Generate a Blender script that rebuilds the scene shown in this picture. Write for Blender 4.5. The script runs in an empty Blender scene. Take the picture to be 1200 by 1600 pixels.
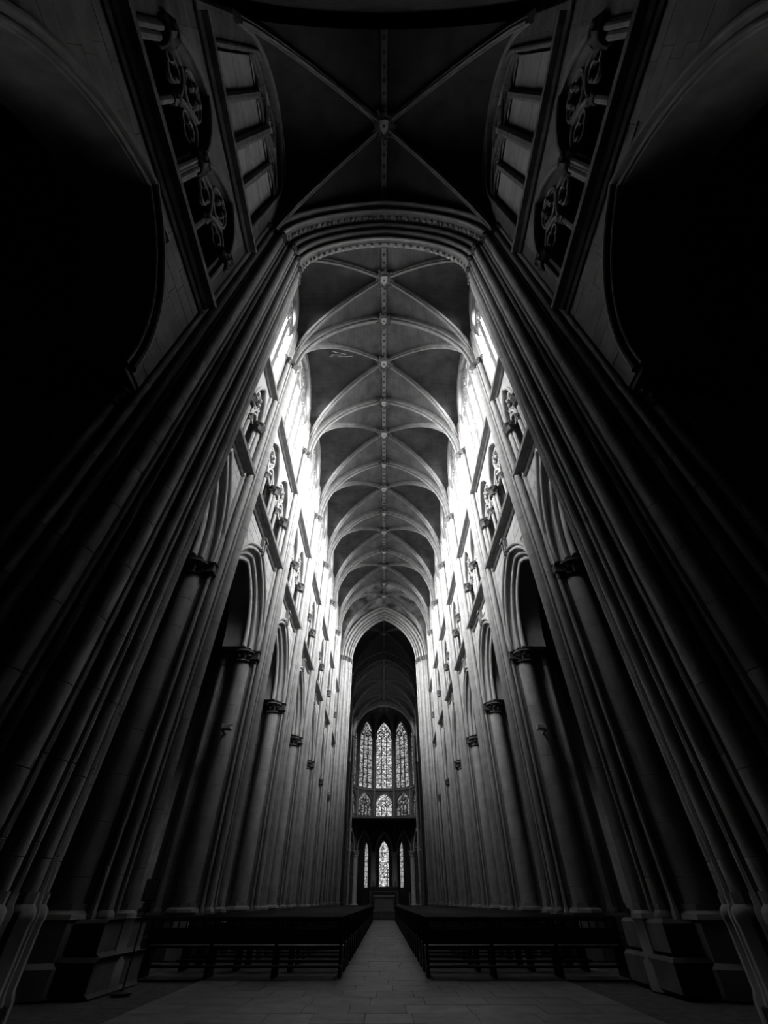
import bpy, math, random
from mathutils import Vector, Matrix
R = random.Random(7)
PI = math.pi
C = bpy.context.scene.collection
sc = bpy.context.scene

# ------------------------------------------------------------------ camera, world, light, exposure
EYE = 1.125                                  # lens height above the nave floor
PITCH = math.radians(43.4)
FPX = 644.0
cam = bpy.data.cameras.new('camera'); cam_o = bpy.data.objects.new('camera', cam); C.objects.link(cam_o)
cam.sensor_fit = 'VERTICAL'; cam.sensor_height = 36.0; cam.lens = 36.0 * FPX / 1600
cam.clip_start = 0.05; cam.clip_end = 400
cam_o.location = (0, 0, EYE); cam_o.rotation_euler = (PI / 2 + PITCH, 0, 0)
sc.camera = cam_o
w = bpy.data.worlds.new('world'); sc.world = w; w.use_nodes = True
w.node_tree.nodes['Background'].inputs[0].default_value = (0.8, 0.8, 0.8, 1)
w.node_tree.nodes['Background'].inputs[1].default_value = 0.0
sc.view_settings.view_transform = 'Standard'; sc.view_settings.look = 'None'
sc.view_settings.exposure = 0.0; sc.view_settings.gamma = 1.0; sc.view_settings.use_curve_mapping = False
sc.cycles.max_bounces = 4; sc.cycles.diffuse_bounces = 1; sc.cycles.glossy_bounces = 1
sc.cycles.transparent_max_bounces = 6

BAY = 6.1
YB = [10.9 + BAY * i for i in range(7)]      # pier centre lines, 10.9 .. 47.5
SPR, CRN = 22.4, 29.1                        # springing and crown of the vaults
S1, S2 = 13.0, 18.2                          # the two string courses
SPREAD = 79.0
SKY_NAVE = 3900.0                             # daylight behind each clerestory window
def day_light(x, y, z, sx, sz, power, aim):
    l = bpy.data.lights.new('daylight', 'AREA'); l.shape = 'RECTANGLE'; l.size = sx; l.size_y = sz
    l.energy = power; l.spread = math.radians(SPREAD); o = bpy.data.objects.new('daylight', l); C.objects.link(o)
    o.location = (x, y, z); o.rotation_euler = Vector(aim).to_track_quat('-Z', 'Y').to_euler()
    return o
NAVE_POWER = [1.05, 1.2, 0.82, 0.64, 0.58, 0.55, 0.5]
for i, yc in enumerate([8.6] + [y + BAY / 2 for y in YB[:6]]):
    for s in (-1, 1):
        day_light(s * 7.6, yc, 23.8, 4.6, 6.5, SKY_NAVE * NAVE_POWER[i], (-s * 0.87, 0.36, -0.31))
CHOIR_Y = [61.8 + 6.9 * (i + .5) for i in range(3)]  # out-of-view choir lamps, added to brighten the apse arcade
for yc in CHOIR_Y:
    for s in (-1, 1):
        day_light(s * 8.1, yc, 23.8, 4.6, 6.5, 700, (-s * 0.45, 0.5, -0.75))

# ------------------------------------------------------------------ materials
def mat(name, base, base2=None, rough=0.85, bump=0.25, scale=3.0, courses=None, spec=0.2, emit=None, objvar=0.0, stains=0.0):
    m = bpy.data.materials.new(name); m.use_nodes = True; nt = m.node_tree; n = nt.nodes; L = nt.links
    b = n['Principled BSDF']; b.inputs['Roughness'].default_value = rough
    b.inputs['Specular IOR Level'].default_value = spec
    geo = n.new('ShaderNodeNewGeometry')
    noi = n.new('ShaderNodeTexNoise'); noi.inputs['Scale'].default_value = scale; noi.inputs['Detail'].default_value = 6
    L.new(geo.outputs['Position'], noi.inputs['Vector'])
    ramp = n.new('ShaderNodeValToRGB'); b2 = base2 if base2 is not None else base * 0.72
    ramp.color_ramp.elements[0].position = 0.35; ramp.color_ramp.elements[1].position = 0.65
    ramp.color_ramp.elements[0].color = (b2, b2, b2, 1); ramp.color_ramp.elements[1].color = (base, base, base, 1)
    L.new(noi.outputs['Fac'], ramp.inputs['Fac']); col = ramp.outputs['Color']
    def mul(c, fac_socket, lo, hi):
        mr = n.new('ShaderNodeMapRange'); mr.inputs['To Min'].default_value = lo; mr.inputs['To Max'].default_value = hi
        L.new(fac_socket, mr.inputs['Value'])
        vm = n.new('ShaderNodeVectorMath'); vm.operation = 'SCALE'
        L.new(c, vm.inputs[0]); L.new(mr.outputs[0], vm.inputs['Scale']); return vm.outputs[0]
    if objvar:
        oi = n.new('ShaderNodeObjectInfo'); col = mul(col, oi.outputs['Random'], 1 - objvar, 1.0)
    if stains:
        n2 = n.new('ShaderNodeTexNoise'); n2.inputs['Scale'].default_value = 0.55; n2.inputs['Detail'].default_value = 8
        n2.inputs['Roughness'].default_value = 0.7; n2.inputs['Distortion'].default_value = 0.6
        L.new(geo.outputs['Position'], n2.inputs['Vector']); col = mul(col, n2.outputs['Fac'], 1 - 2 * stains, 1.0 + stains)
    h = noi.outputs['Fac']
    if courses:
        sep = n.new('ShaderNodeSeparateXYZ'); L.new(geo.outputs['Position'], sep.inputs[0])
        cmb = n.new('ShaderNodeCombineXYZ')
        if courses[2] == 'wall':
            ad = n.new('ShaderNodeMath'); L.new(sep.outputs[0], ad.inputs[0]); L.new(sep.outputs[1], ad.inputs[1])
            L.new(ad.outputs[0], cmb.inputs[0]); L.new(sep.outputs[2], cmb.inputs[1])
        else:
            i0, i1 = ((1, 0) if courses[2] == 'web' else (0, 1)); L.new(sep.outputs[i0], cmb.inputs[0]); L.new(sep.outputs[i1], cmb.inputs[1])
        br = n.new('ShaderNodeTexBrick'); br.inputs['Scale'].default_value = 1.0
        br.inputs['Brick Width'].default_value = courses[0]; br.inputs['Row Height'].default_value = courses[1]
        br.inputs['Mortar Size'].default_value = 0.012; br.inputs['Mortar Smooth'].default_value = 0.3
        br.inputs['Color1'].default_value = (1, 1, 1, 1); web = courses[2] != 'wall'; c2, cm = (0.88, 0.72) if web else (0.84, 0.55)
        br.inputs['Color2'].default_value = (c2, c2, c2, 1)
        br.inputs['Mortar'].default_value = (cm, cm, cm, 1)
        L.new(cmb.outputs[0], br.inputs['Vector'])
        vm = n.new('ShaderNodeVectorMath'); vm.operation = 'MULTIPLY'
        L.new(col, vm.inputs[0]); L.new(br.outputs['Color'], vm.inputs[1]); col = vm.outputs[0]
    L.new(col, b.inputs['Base Color'])
    if bump:
        bp = n.new('ShaderNodeBump'); bp.inputs['Strength'].default_value = bump; bp.inputs['Distance'].default_value = 0.03
        L.new(h, bp.inputs['Height']); L.new(bp.outputs[0], b.inputs['Normal'])
    if emit:
        b.inputs['Emission Color'].default_value = (1, 1, 1, 1); b.inputs['Emission Strength'].default_value = emit
    return m
def glass(name, lo, hi, cell, transp):
    m = bpy.data.materials.new(name); m.use_nodes = True; nt = m.node_tree; n = nt.nodes; L = nt.links
    out = n['Material Output']; n.remove(n['Principled BSDF'])
    geo = n.new('ShaderNodeNewGeometry')
    v = n.new('ShaderNodeTexVoronoi'); v.feature = 'DISTANCE_TO_EDGE'; v.inputs['Scale'].default_value = 1 / cell
    c = n.new('ShaderNodeTexVoronoi'); c.inputs['Scale'].default_value = 1 / cell
    c2 = n.new('ShaderNodeTexNoise'); c2.inputs['Scale'].default_value = 0.35 / cell; c2.inputs['Detail'].default_value = 2
    for q in (v, c, c2): L.new(geo.outputs['Position'], q.inputs['Vector'])
    lead = n.new('ShaderNodeMath'); lead.operation = 'GREATER_THAN'; lead.inputs[1].default_value = 0.05
    L.new(v.outputs['Distance'], lead.inputs[0])
    sp = n.new('ShaderNodeSeparateColor'); L.new(c.outputs['Color'], sp.inputs[0])
    mx = n.new('ShaderNodeMath'); mx.operation = 'MULTIPLY'; L.new(sp.outputs[0], mx.inputs[0]); L.new(c2.outputs['Fac'], mx.inputs[1])
    mr = n.new('ShaderNodeMapRange'); mr.inputs['From Max'].default_value = 0.5; mr.inputs['To Min'].default_value = lo; mr.inputs['To Max'].default_value = hi
    L.new(mx.outputs[0], mr.inputs['Value'])
    st = n.new('ShaderNodeMath'); st.operation = 'MULTIPLY'; L.new(mr.outputs[0], st.inputs[0]); L.new(lead.outputs[0], st.inputs[1])
    em = n.new('ShaderNodeEmission'); L.new(st.outputs[0], em.inputs['Strength'])
    if transp:
        tr = n.new('ShaderNodeBsdfTransparent'); ms = n.new('ShaderNodeAddShader'); tr.inputs[0].default_value = (transp,) * 3 + (1,)
        L.new(tr.outputs[0], ms.inputs[0]); L.new(em.outputs[0], ms.inputs[1]); L.new(ms.outputs[0], out.inputs[0])
    else:
        L.new(em.outputs[0], out.inputs[0])
    return m
M = {
 'stone': mat('pale limestone', 0.52, 0.40, scale=2.5, stains=0.12),
 'ashlar': mat('limestone ashlar', 0.52, 0.42, scale=2.0, courses=(0.9, 0.42, 'wall'), stains=0.12),
 'block': mat('limestone block', 0.56, 0.46, scale=2.0, objvar=0.16, stains=0.10),
 'rib': mat('vault rib stone', 0.33, 0.23, scale=2.5, stains=0.1),
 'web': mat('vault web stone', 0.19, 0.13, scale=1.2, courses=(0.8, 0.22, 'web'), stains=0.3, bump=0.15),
 'web_side': mat('side web stone in shade tone', 0.11, 0.07, scale=1.2, courses=(0.8, 0.22, 'side'), stains=0.3, bump=0.15),  # same web stone, with the shade of the side cells put into its colour
 'web_patch': mat('patched plaster web', 0.42, 0.08, scale=0.7, stains=0.35, bump=0.1),
 'dim_web': mat('vault web in shade tone', 0.09, 0.06, scale=1.2, stains=0.25, bump=0.1),  # web darkened to carry the gloom over foreground, crossing and choir
 'shade_stone': mat('grey stone in shade tone', 0.32, 0.22, scale=2.5, stains=0.15),  # foreground shade put into the stone colour; also used for window mullions
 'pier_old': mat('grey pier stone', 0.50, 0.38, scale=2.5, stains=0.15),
 'shade_wall': mat('grey ashlar in shade tone', 0.24, 0.17, scale=2.0, courses=(0.9, 0.42, 'wall'), stains=0.15),  # ashlar of the first bay, darkened to stand for foreground shade
 'dim': mat('aisle stone in shade tone', 0.10, 0.06, scale=2.0, courses=(0.9, 0.42, 'wall')),  # darkness of aisles, transepts and apse painted into the stone
 'dark_rib': mat('choir stone in shade tone', 0.20, 0.13, scale=2.0),  # choir gloom put into the colour; reused for plinths and boss collars
 'dark_tone': mat('dark capital stone', 0.16, 0.09, scale=6.0),  # darker tone for capitals, ridge studs and shield charges
 'string': mat('grey string course stone', 0.27, 0.18, scale=4.0),
 'floor': mat('floor bed mortar', 0.13, 0.08, scale=6.0),
 'side_paver': mat('floor slab in shade tone', 0.20, 0.12, rough=0.6, scale=3.0),  # darker slab colour standing for shade under and beside the benches
 'paver': mat('worn floor slab', 0.30, 0.19, rough=0.42, spec=0.5, scale=3.0, objvar=0.35, bump=0.12),
 'oak': mat('dark stained oak', 0.020, 0.010, rough=0.45, spec=0.35, scale=14.0, bump=0.1, objvar=0.3),
 'iron': mat('dark iron', 0.03, 0.02, rough=0.5, spec=0.4, bump=0.0),
 'white': mat('pale paper', 0.62, 0.56, rough=0.8, bump=0.0),
 'shield': mat('painted shield', 0.6, 0.45, scale=6.0),
 'altar': mat('pale altar limestone', 0.5, 0.42, scale=5.0),
 'glass': glass('clear leaded glass', 0.5, 1.6, 0.16, 0.55),
 'stained': glass('stained glass', 0.06, 1.1, 0.19, 0.0),
 'stained_side': glass('stained glass of the side bays', 0.03, 0.75, 0.19, 0.0),
 'stained_dim': glass('dim stained glass', 0.0, 0.42, 0.19, 0.0),
}

# ------------------------------------------------------------------ helpers
_rootloc = {}
def tag(o, label=None, cat=None, group=None, kind=None):
    if label: o['label'] = label
    if cat: o['category'] = cat
    if group: o['group'] = group
    if kind: o['kind'] = kind
    return o
def empty(name, loc, label=None, cat=None, group=None, kind=None):
    o = bpy.data.objects.new(name, None); C.objects.link(o); o.location = loc; o.empty_display_size = 0.3
    _rootloc[o.name] = Vector(loc)
    return tag(o, label, cat, group, kind)
def mk(name, V, F, m, parent=None, kind=None, label=None, sharp=35):
    me = bpy.data.meshes.new(name)
    off = _rootloc[parent.name] if parent else Vector((0, 0, 0))
    me.from_pydata([(v[0] - off.x, v[1] - off.y, v[2] - off.z) for v in V], [], F)
    me.materials.append(M[m])
    me.polygons.foreach_set('use_smooth', [True] * len(me.polygons))
    me.update(); me.set_sharp_from_angle(angle=math.radians(sharp))
    o = bpy.data.objects.new(name, me); C.objects.link(o)
    if parent: o.parent = parent; _rootloc[o.name] = off
    else: _rootloc[o.name] = Vector((0, 0, 0))
    return tag(o, label, kind=kind)
def inst(name, mesh, loc, parent=None, rz=0.0, scale=None):
    o = bpy.data.objects.new(name, mesh); C.objects.link(o)
    off = _rootloc[parent.name] if parent else Vector((0, 0, 0))
    o.location = Vector(loc) - off; o.rotation_euler = (0, 0, rz)
    if scale: o.scale = scale
    if parent: o.parent = parent
    _rootloc[o.name] = off
    return o
def meshdata(name, V, F, m, sharp=35):
    me = bpy.data.meshes.new(name); me.from_pydata(V, [], F); me.materials.append(M[m])
    me.polygons.foreach_set('use_smooth', [True] * len(me.polygons)); me.update()
    me.set_sharp_from_angle(angle=math.radians(sharp)); return me
def box(x0, x1, y0, y1, z0, z1, b=0.0):
    if b <= 0:
        V = [(x, y, z) for x in (x0, x1) for y in (y0, y1) for z in (z0, z1)]
        F = [(0, 1, 3, 2), (4, 6, 7, 5), (0, 4, 5, 1), (2, 3, 7, 6), (0, 2, 6, 4), (1, 5, 7, 3)]
        return V, F
    V = []
    for z, k in ((z0, b), (z0 + b, 0), (z1 - b, 0), (z1, b)):
        V += [(x0 + k, y0 + k, z), (x1 - k, y0 + k, z), (x1 - k, y1 - k, z), (x0 + k, y1 - k, z)]
    F = [(3, 2, 1, 0), (12, 13, 14, 15)]
    for r in range(3):
        for i in range(4):
            j = (i + 1) % 4; F.append((r * 4 + i, r * 4 + j, r * 4 + 4 + j, r * 4 + 4 + i))
    return V, F
def join(parts):
    V, F = [], []
    for v, f in parts:
        k = len(V); V += list(v); F += [tuple(i + k for i in q) for q in f]
    return V, F
def grid(rows, cr=False, cc=False):
    V = [p for r in rows for p in r]; n = len(rows[0]); F = []
    for i in range(len(rows) if cr else len(rows) - 1):
        for j in range(n if cc else n - 1):
            a, b = i * n + j, i * n + (j + 1) % n
            i2 = (i + 1) % len(rows); F.append((a, b, i2 * n + (j + 1) % n, i2 * n + j))
    return V, F
def sweep(path, prof, fn, cpath=False, cprof=True):
    """path in a plane (h, v); prof of (outward offset, depth w); fn(h, v, w) -> world"""
    n = len(path); rows = []
    for i in range(n):
        def tg(a, b):
            dx, dy = b[0] - a[0], b[1] - a[1]; l = math.hypot(dx, dy) or 1; return dx / l, dy / l
        if cpath: t1 = tg(path[i - 1], path[i]); t2 = tg(path[i], path[(i + 1) % n])
        else:
            t1 = tg(path[i - 1], path[i]) if i else tg(path[0], path[1])
            t2 = tg(path[i], path[i + 1]) if i < n - 1 else t1
        n1 = (-t1[1], t1[0]); n2 = (-t2[1], t2[0]); nx, ny = n1[0] + n2[0], n1[1] + n2[1]
        l = math.hypot(nx, ny) or 1; nx /= l; ny /= l; k = 1 / max(0.5, nx * n1[0] + ny * n1[1])
        rows.append([fn(path[i][0] + nx * d * k, path[i][1] + ny * d * k, w_) for d, w_ in prof])
    V, F = grid(rows, cpath, cprof)
    if cprof and not cpath:
        m_ = len(prof); F.append(tuple(range(m_))[::-1]); F.append(tuple((n - 1) * m_ + j for j in range(m_)))
    return V, F
def arch(a, rise, z0=0.0, n=12, h0=0.0, leg=0.0):
    """pointed arch path from left to right; optional straight legs below the springing"""
    c = max(0.0, (rise * rise - a * a) / (2 * a)); r = a + c; k = 1.0 if c > 0 else rise / a
    e = math.acos(c / r); pts = []
    if leg: pts.append((h0 - a, z0 - leg))
    for i in range(n + 1):
        t = e * i / n; pts.append((h0 - (r * math.cos(t) - c), z0 + k * r * math.sin(t)))
    right = [(2 * h0 - p[0], p[1]) for p in reversed(pts[:-1])]
    return pts + right
def arch_z(h, a, rise, z0=0.0):
    c = max(0.0, (rise * rise - a * a) / (2 * a)); r = a + c; k = 1.0 if c > 0 else rise / a
    h = min(abs(h), a); return z0 + k * math.sqrt(max(0, r * r - (h + c) ** 2))
def arch_h(z, a, rise, z0=0.0):
    c = max(0.0, (rise * rise - a * a) / (2 * a)); r = a + c; k = 1.0 if c > 0 else rise / a
    if z <= z0: return a
    q = r * r - ((z - z0) / k) ** 2
    return max(0.0, math.sqrt(q) - c) if q > 0 else 0.0
def roll(cx, cz, r, n=7, a0=0.0, a1=PI):
    return [(cx + r * math.cos(a0 + (a1 - a0) * i / (n - 1)), cz + r * math.sin(a0 + (a1 - a0) * i / (n - 1))) for i in range(n)]
def lathe(cx, cy, prof, n=12, mod=None):
    rows = []
    for r, z in prof:
        rows.append([(cx + (r * (mod(2 * PI * j / n, z) if mod else 1)) * math.cos(2 * PI * j / n),
                      cy + (r * (mod(2 * PI * j / n, z) if mod else 1)) * math.sin(2 * PI * j / n), z) for j in range(n)])
    V, F = grid(rows, False, True)
    F.append(tuple(range(n))[::-1]); F.append(tuple((len(prof) - 1) * n + j for j in range(n)))
    return V, F
def shaft_profile(r, z0, z1, step=0.85):
    p = [(r, z0)]; z = z0 + step * 0.8
    while z < z1 - 0.2:
        p += [(r, z - 0.009), (r - 0.009, z), (r, z + 0.009)]; z += step * R.uniform(0.88, 1.12)
    return p + [(r, z1)]
def shaft(cx, cy, r, z0, z1, n=12, fillet=None):
    mod = None
    if fillet is not None:       # a narrow raised fillet on the side that faces the nave
        def mod(t, z): return 1.0 + 0.14 * max(0.0, math.cos(t - fillet)) ** 24
        n = 20
    return lathe(cx, cy, shaft_profile(r, z0, z1), n, mod)
def capital(cx, cy, r, z, h=0.55, n=32, lobes=8):
    """leafy capital whose top is at z"""
    prof = [(r * 1.12, z - h - 0.05), (r * 1.28, z - h - 0.02), (r * 1.12, z - h + 0.02), (r * 1.0, z - h + 0.04), (r * 1.12, z - h * 0.7), (r * 1.36, z - h * 0.55),
            (r * 1.15, z - h * 0.5), (r * 1.2, z - h * 0.36), (r * 1.46, z - h * 0.24), (r * 1.26, z - h * 0.19), (r * 1.42, z - h * 0.15), (r * 1.42, z)]
    def mod(t, zz):
        k = (zz - (z - h)) / h
        return 1 + (0.16 * math.cos(lobes * t + (PI if k > 0.5 else 0)) if 0.1 < k < 0.82 else 0)
    return lathe(cx, cy, prof, n, mod)
def base(cx, cy, r, z0, z1):
    return lathe(cx, cy, [(r * 1.75, z0), (r * 1.75, z0 + 0.30 * (z1 - z0)), (r * 1.5, z0 + 0.36 * (z1 - z0)), (r * 1.5, z0 + 0.78 * (z1 - z0)),
                          (r * 1.62, z0 + 0.82 * (z1 - z0)), (r * 1.55, z0 + 0.88 * (z1 - z0)), (r * 1.2, z0 + 0.92 * (z1 - z0)), (r * 1.22, z1)], 8)
ORD = ['first', 'second', 'third', 'fourth', 'fifth', 'sixth', 'seventh', 'eighth', 'ninth', 'tenth', 'eleventh', 'twelfth',
       'thirteenth', 'fourteenth', 'fifteenth', 'sixteenth', 'seventeenth', 'eighteenth', 'nineteenth', 'twentieth'] + \
      ['twenty-' + q for q in ('first', 'second', 'third', 'fourth', 'fifth', 'sixth', 'seventh', 'eighth', 'ninth')] + ['thirtieth', 'thirty-first']
SIDE = {-1: 'left', 1: 'right'}
def YZ(s):        # plane map for things on the side walls: h -> y, v -> z, w -> distance from the axis
    return lambda h, v, w_: (s * w_, h, v)
def extrude_poly(poly, z0, z1):
    n = len(poly); V = [(x, y, z0) for x, y in poly] + [(x, y, z1) for x, y in poly]
    F = [tuple(range(n)), tuple(range(2 * n - 1, n - 1, -1))] + [(i, (i + 1) % n, n + (i + 1) % n, n + i) for i in range(n)]
    return V, F

# ------------------------------------------------------------------ floor, side walls of the aisles
floor = empty('floor', (0, 0, 0), 'worn pale stone slab floor of the nave running to the choir', kind='structure')
mk('floor_bed', *box(-13, 13, -1.9, 100, -0.3, -0.02), 'floor', floor)
def slabs(x0, x1, y0, y1, rows):
    y = y0
    for r in range(rows):
        d = (y1 - y0) / rows; x = x0
        while x < x1 - 0.05:
            wd = min(R.uniform(0.55, 1.05), x1 - x)
            if x1 - x - wd < 0.3: wd = x1 - x
            v, f = box(x + 0.003, x + wd - 0.003, y + 0.003, y + d - 0.003, -0.03, R.uniform(0, 0.004), 0.003)
            mk('paving_slab', v, f, 'paver', floor); x += wd
        y += d
slabs(-3.6, 3.6, 7.6, 12.2, 7)
slabs(-0.95, 0.95, 12.2, 50.0, 54)
mk('floor_paving', *join([box(x, x + 0.98, y, y + 0.58, -0.02, 0.0) for x in [-4.6 + i for i in range(9)] for y in [0.6 * k - 1.7 for k in range(15)]] +
   [box(s * 1.0 if s > 0 else -4.95, 4.95 if s > 0 else -1.0, y, y + 0.58, -0.02, -0.001) for s in (-1, 1) for y in [12.3 + 0.6 * k for k in range(62)]]), 'side_paver', floor, kind='stuff')
wl = {s: empty('wall_' + SIDE[s], (s * 5.3, 0, 0), '%s wall of the nave with spandrels between the arches and clerestory' % SIDE[s], kind='structure') for s in (-1, 1)}
for s in (-1, 1):
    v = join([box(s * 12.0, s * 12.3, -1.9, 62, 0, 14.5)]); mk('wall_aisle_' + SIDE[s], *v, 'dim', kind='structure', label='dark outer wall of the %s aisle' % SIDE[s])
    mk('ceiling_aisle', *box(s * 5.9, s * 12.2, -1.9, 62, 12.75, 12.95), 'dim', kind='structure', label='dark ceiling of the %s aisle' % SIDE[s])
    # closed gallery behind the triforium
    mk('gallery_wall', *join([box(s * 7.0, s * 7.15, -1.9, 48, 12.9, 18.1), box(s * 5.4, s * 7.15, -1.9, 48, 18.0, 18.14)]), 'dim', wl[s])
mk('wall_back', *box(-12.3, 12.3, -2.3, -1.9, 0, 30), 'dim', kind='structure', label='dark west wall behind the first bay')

# ------------------------------------------------------------------ nave bays
def spandrel(s, yc, hb, xw, a, rise, z0, hw, m_stone, m_wall, xb):
    """ashlar wall between the arcade arch and the lower string course"""
    par = wl[s]
    out = arch(a, rise, z0, 14); fr = []; bk = []
    hs = [-hw] + [p[0] for p in out] + [hw]; zs = [z0 - 0.1] + [p[1] for p in out] + [z0 - 0.1]
    hs = [-hw, -a - 0.001] + [p[0] for p in out] + [a + 0.001, hw]; zs = [z0 - 0.1, z0 - 0.1] + [p[1] for p in out] + [z0 - 0.1, z0 - 0.1]
    rows = [[(s * x, yc + h, z) for h, z in zip(hs, zs)] for x in (xb, xw + 0.03)] + [[(s * x, yc + h, S1) for h in hs] for x in (xw + 0.03, xb)]
    sp = mk('spandrel', *grid(rows, True), m_wall, par)
    H = 0.44; z = z0 + 0.02
    while z < S1 - 0.1:
        z1_ = min(z + H, S1 - 0.04)
        for q in (-1, 1):
            b0, b1 = arch_h(z, a, rise, z0), arch_h(z1_, a, rise, z0)
            h_out = hw; 
            cuts = [h_out]; hcur = h_out
            while hcur - min(b0, b1) > 1.35: hcur -= R.uniform(0.7, 1.1); cuts.append(hcur)
            for i in range(len(cuts)):
                o0 = o1 = cuts[i]
                last = i == len(cuts) - 1
                i0, i1 = (b0, b1) if last else (cuts[i + 1], cuts[i + 1])
                if last and (o0 - i0 < 0.12): continue
                g = 0.002 if m_stone == 'shade_stone' else 0.006; x0_, x1_ = s * (xw - R.uniform(0.0, 0.008)), s * (xw + 0.035)
                P = [(o0 - g, z + g), (o1 - g, z1_ - g), (i1 + g, z1_ - g), (i0 + g, z + g)]
                V = [(x1_, yc + q * h, zz) for h, zz in P] + [(x0_, yc + q * (h - (g if k < 2 else -g)), zz + (g if k in (0, 3) else -g)) for k, (h, zz) in enumerate(P)]
                F = [(4, 5, 6, 7)] + [(k, (k + 1) % 4, 4 + (k + 1) % 4, 4 + k) for k in range(4)]
                o = mk('stone', V, F, m_stone, par); o.parent = sp
        z += H
    return sp
def bar_yz(s, yc, pts, wd, x0, x1, closed=False):
    e = wd / 2; c = min(e * 0.6, (x1 - x0) * 0.3)
    prof = [(-e, x1), (-e, x0 + c), (-e + c, x0), (e - c, x0), (e, x0 + c), (e, x1)]
    return sweep(pts, prof, lambda h, v, w_: (s * w_, yc + h, v), closed)
def foil(h0, z0, r, lobes=4, n=40, rot=0.0):
    return [(h0 + r * (0.58 + 0.42 * abs(math.cos(lobes / 2 * t + rot)) ** 0.7) * math.cos(-t), z0 + r * (0.58 + 0.42 * abs(math.cos(lobes / 2 * t + rot)) ** 0.7) * math.sin(-t))
            for t in [2 * PI * i / n for i in range(n)]]
def circ(h0, z0, r, n=24):
    return [(h0 + r * math.cos(-2 * PI * i / n), z0 + r * math.sin(-2 * PI * i / n)) for i in range(n)]
COLM = {}
def triforium(s, yc, hw, xw, m, idx):
    root = empty('triforium_arcade', (s * xw, yc, S1 + 0.2), 'carved stone triforium arcade of two traceried arches in the %s bay of the %s wall' % (ORD[idx], SIDE[s]), 'arcade')
    a = hw / 2 - 0.12; z0 = 15.9
    # wall panel with two arched holes
    for q in (-1, 1):
        hc = q * hw / 2; out = arch(a, 1.75, z0, 10, hc)
        hs = [hc - hw / 2, hc - a - .001] + [p[0] for p in out] + [hc + a + .001, hc + hw / 2]
        zs = [S1, S1] + [p[1] for p in out] + [S1, S1]
        rows = [[(s * x, yc + h, z) for h, z in zip(hs, zs)] for x in (xw + 0.5, xw)] + [[(s * x, yc + h, S2) for h in hs] for x in (xw, xw + 0.5)]
        mk('arch_panel', *grid(rows, True), m, root)
        mk('arch_moulding', *sweep(arch(a, 1.75, z0, 10, hc, z0 - S1 - 0.1), [(0.0, xw + 0.1)] + roll(0.03, xw - 0.02, 0.07, 5, PI, 2 * PI) + [(0.12, xw + 0.02)], lambda h, v, w_: (s * w_, yc + h, v)), m, root)
        # tracery: two cusped sub-arches and a rose
        b = a / 2
        for k in (-1, 1):
            mk('sub_arch', *bar_yz(s, yc, arch(b, 0.85, z0 - 0.25, 6, hc + k * b), 0.11, xw + 0.12, xw + 0.30), m, root)
            mk('trefoil', *bar_yz(s, yc, foil(hc + k * b, z0 + 0.02, 0.34, 3, 30, PI / 2), 0.07, xw + 0.15, xw + 0.27, True), m, root)
        mk('rose_ring', *bar_yz(s, yc, circ(hc, z0 + 0.92, 0.50), 0.10, xw + 0.12, xw + 0.30, True), m, root)
        mk('quatrefoil', *bar_yz(s, yc, foil(hc, z0 + 0.92, 0.42, 4), 0.07, xw + 0.15, xw + 0.27, True), m, root)
        for k in range(4):
            t = PI / 4 + k * PI / 2; mk('leaf_boss', *lathe(s * (xw + 0.12), 0, [(0.02, -0.09), (0.10, -0.03), (0.11, 0.03), (0.03, 0.09)], 7), m, root).location += Vector((0, hc + yc + 0.24 * math.cos(t) - 0.0, z0 + 0.92 + 0.24 * math.sin(t)))
        mk('mullion', *shaft(s * (xw + 0.2), yc + hc, 0.09, S1, z0 - 0.55, 8), m, root)
        mk('mullion_capital', *capital(s * (xw + 0.2), yc + hc, 0.10, z0 - 0.22, 0.34, 20, 5), 'dark_tone', root)
    for h, n_ in ((-hw + 0.02, 2), (0, 3), (hw - 0.02, 2)):
        for j in range(n_):
            dy = (j - (n_ - 1) / 2) * 0.17; dx = 0.0 if n_ == 2 else (0.0 if j == 1 else 0.08)
            if n_ == 2: dx = 0.08 * (j if h < 0 else 1 - j)
            mk('colonnette', *shaft(s * (xw + 0.02 + dx), yc + h * 0.95 + dy, 0.085, S1, z0 - 0.5, 8), m, root)
        mk('cluster_capital', *capital(s * (xw + 0.06), yc + h * 0.95, 0.21, z0 - 0.05, 0.50, 24, 6), 'dark_tone', root)
    mk('sill', *box(s * (xw - 0.1), s * (xw + 0.5), yc - hw, yc + hw, S1, S1 + 0.16, 0.03), m, root)
    return root
WN = [0]
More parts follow.
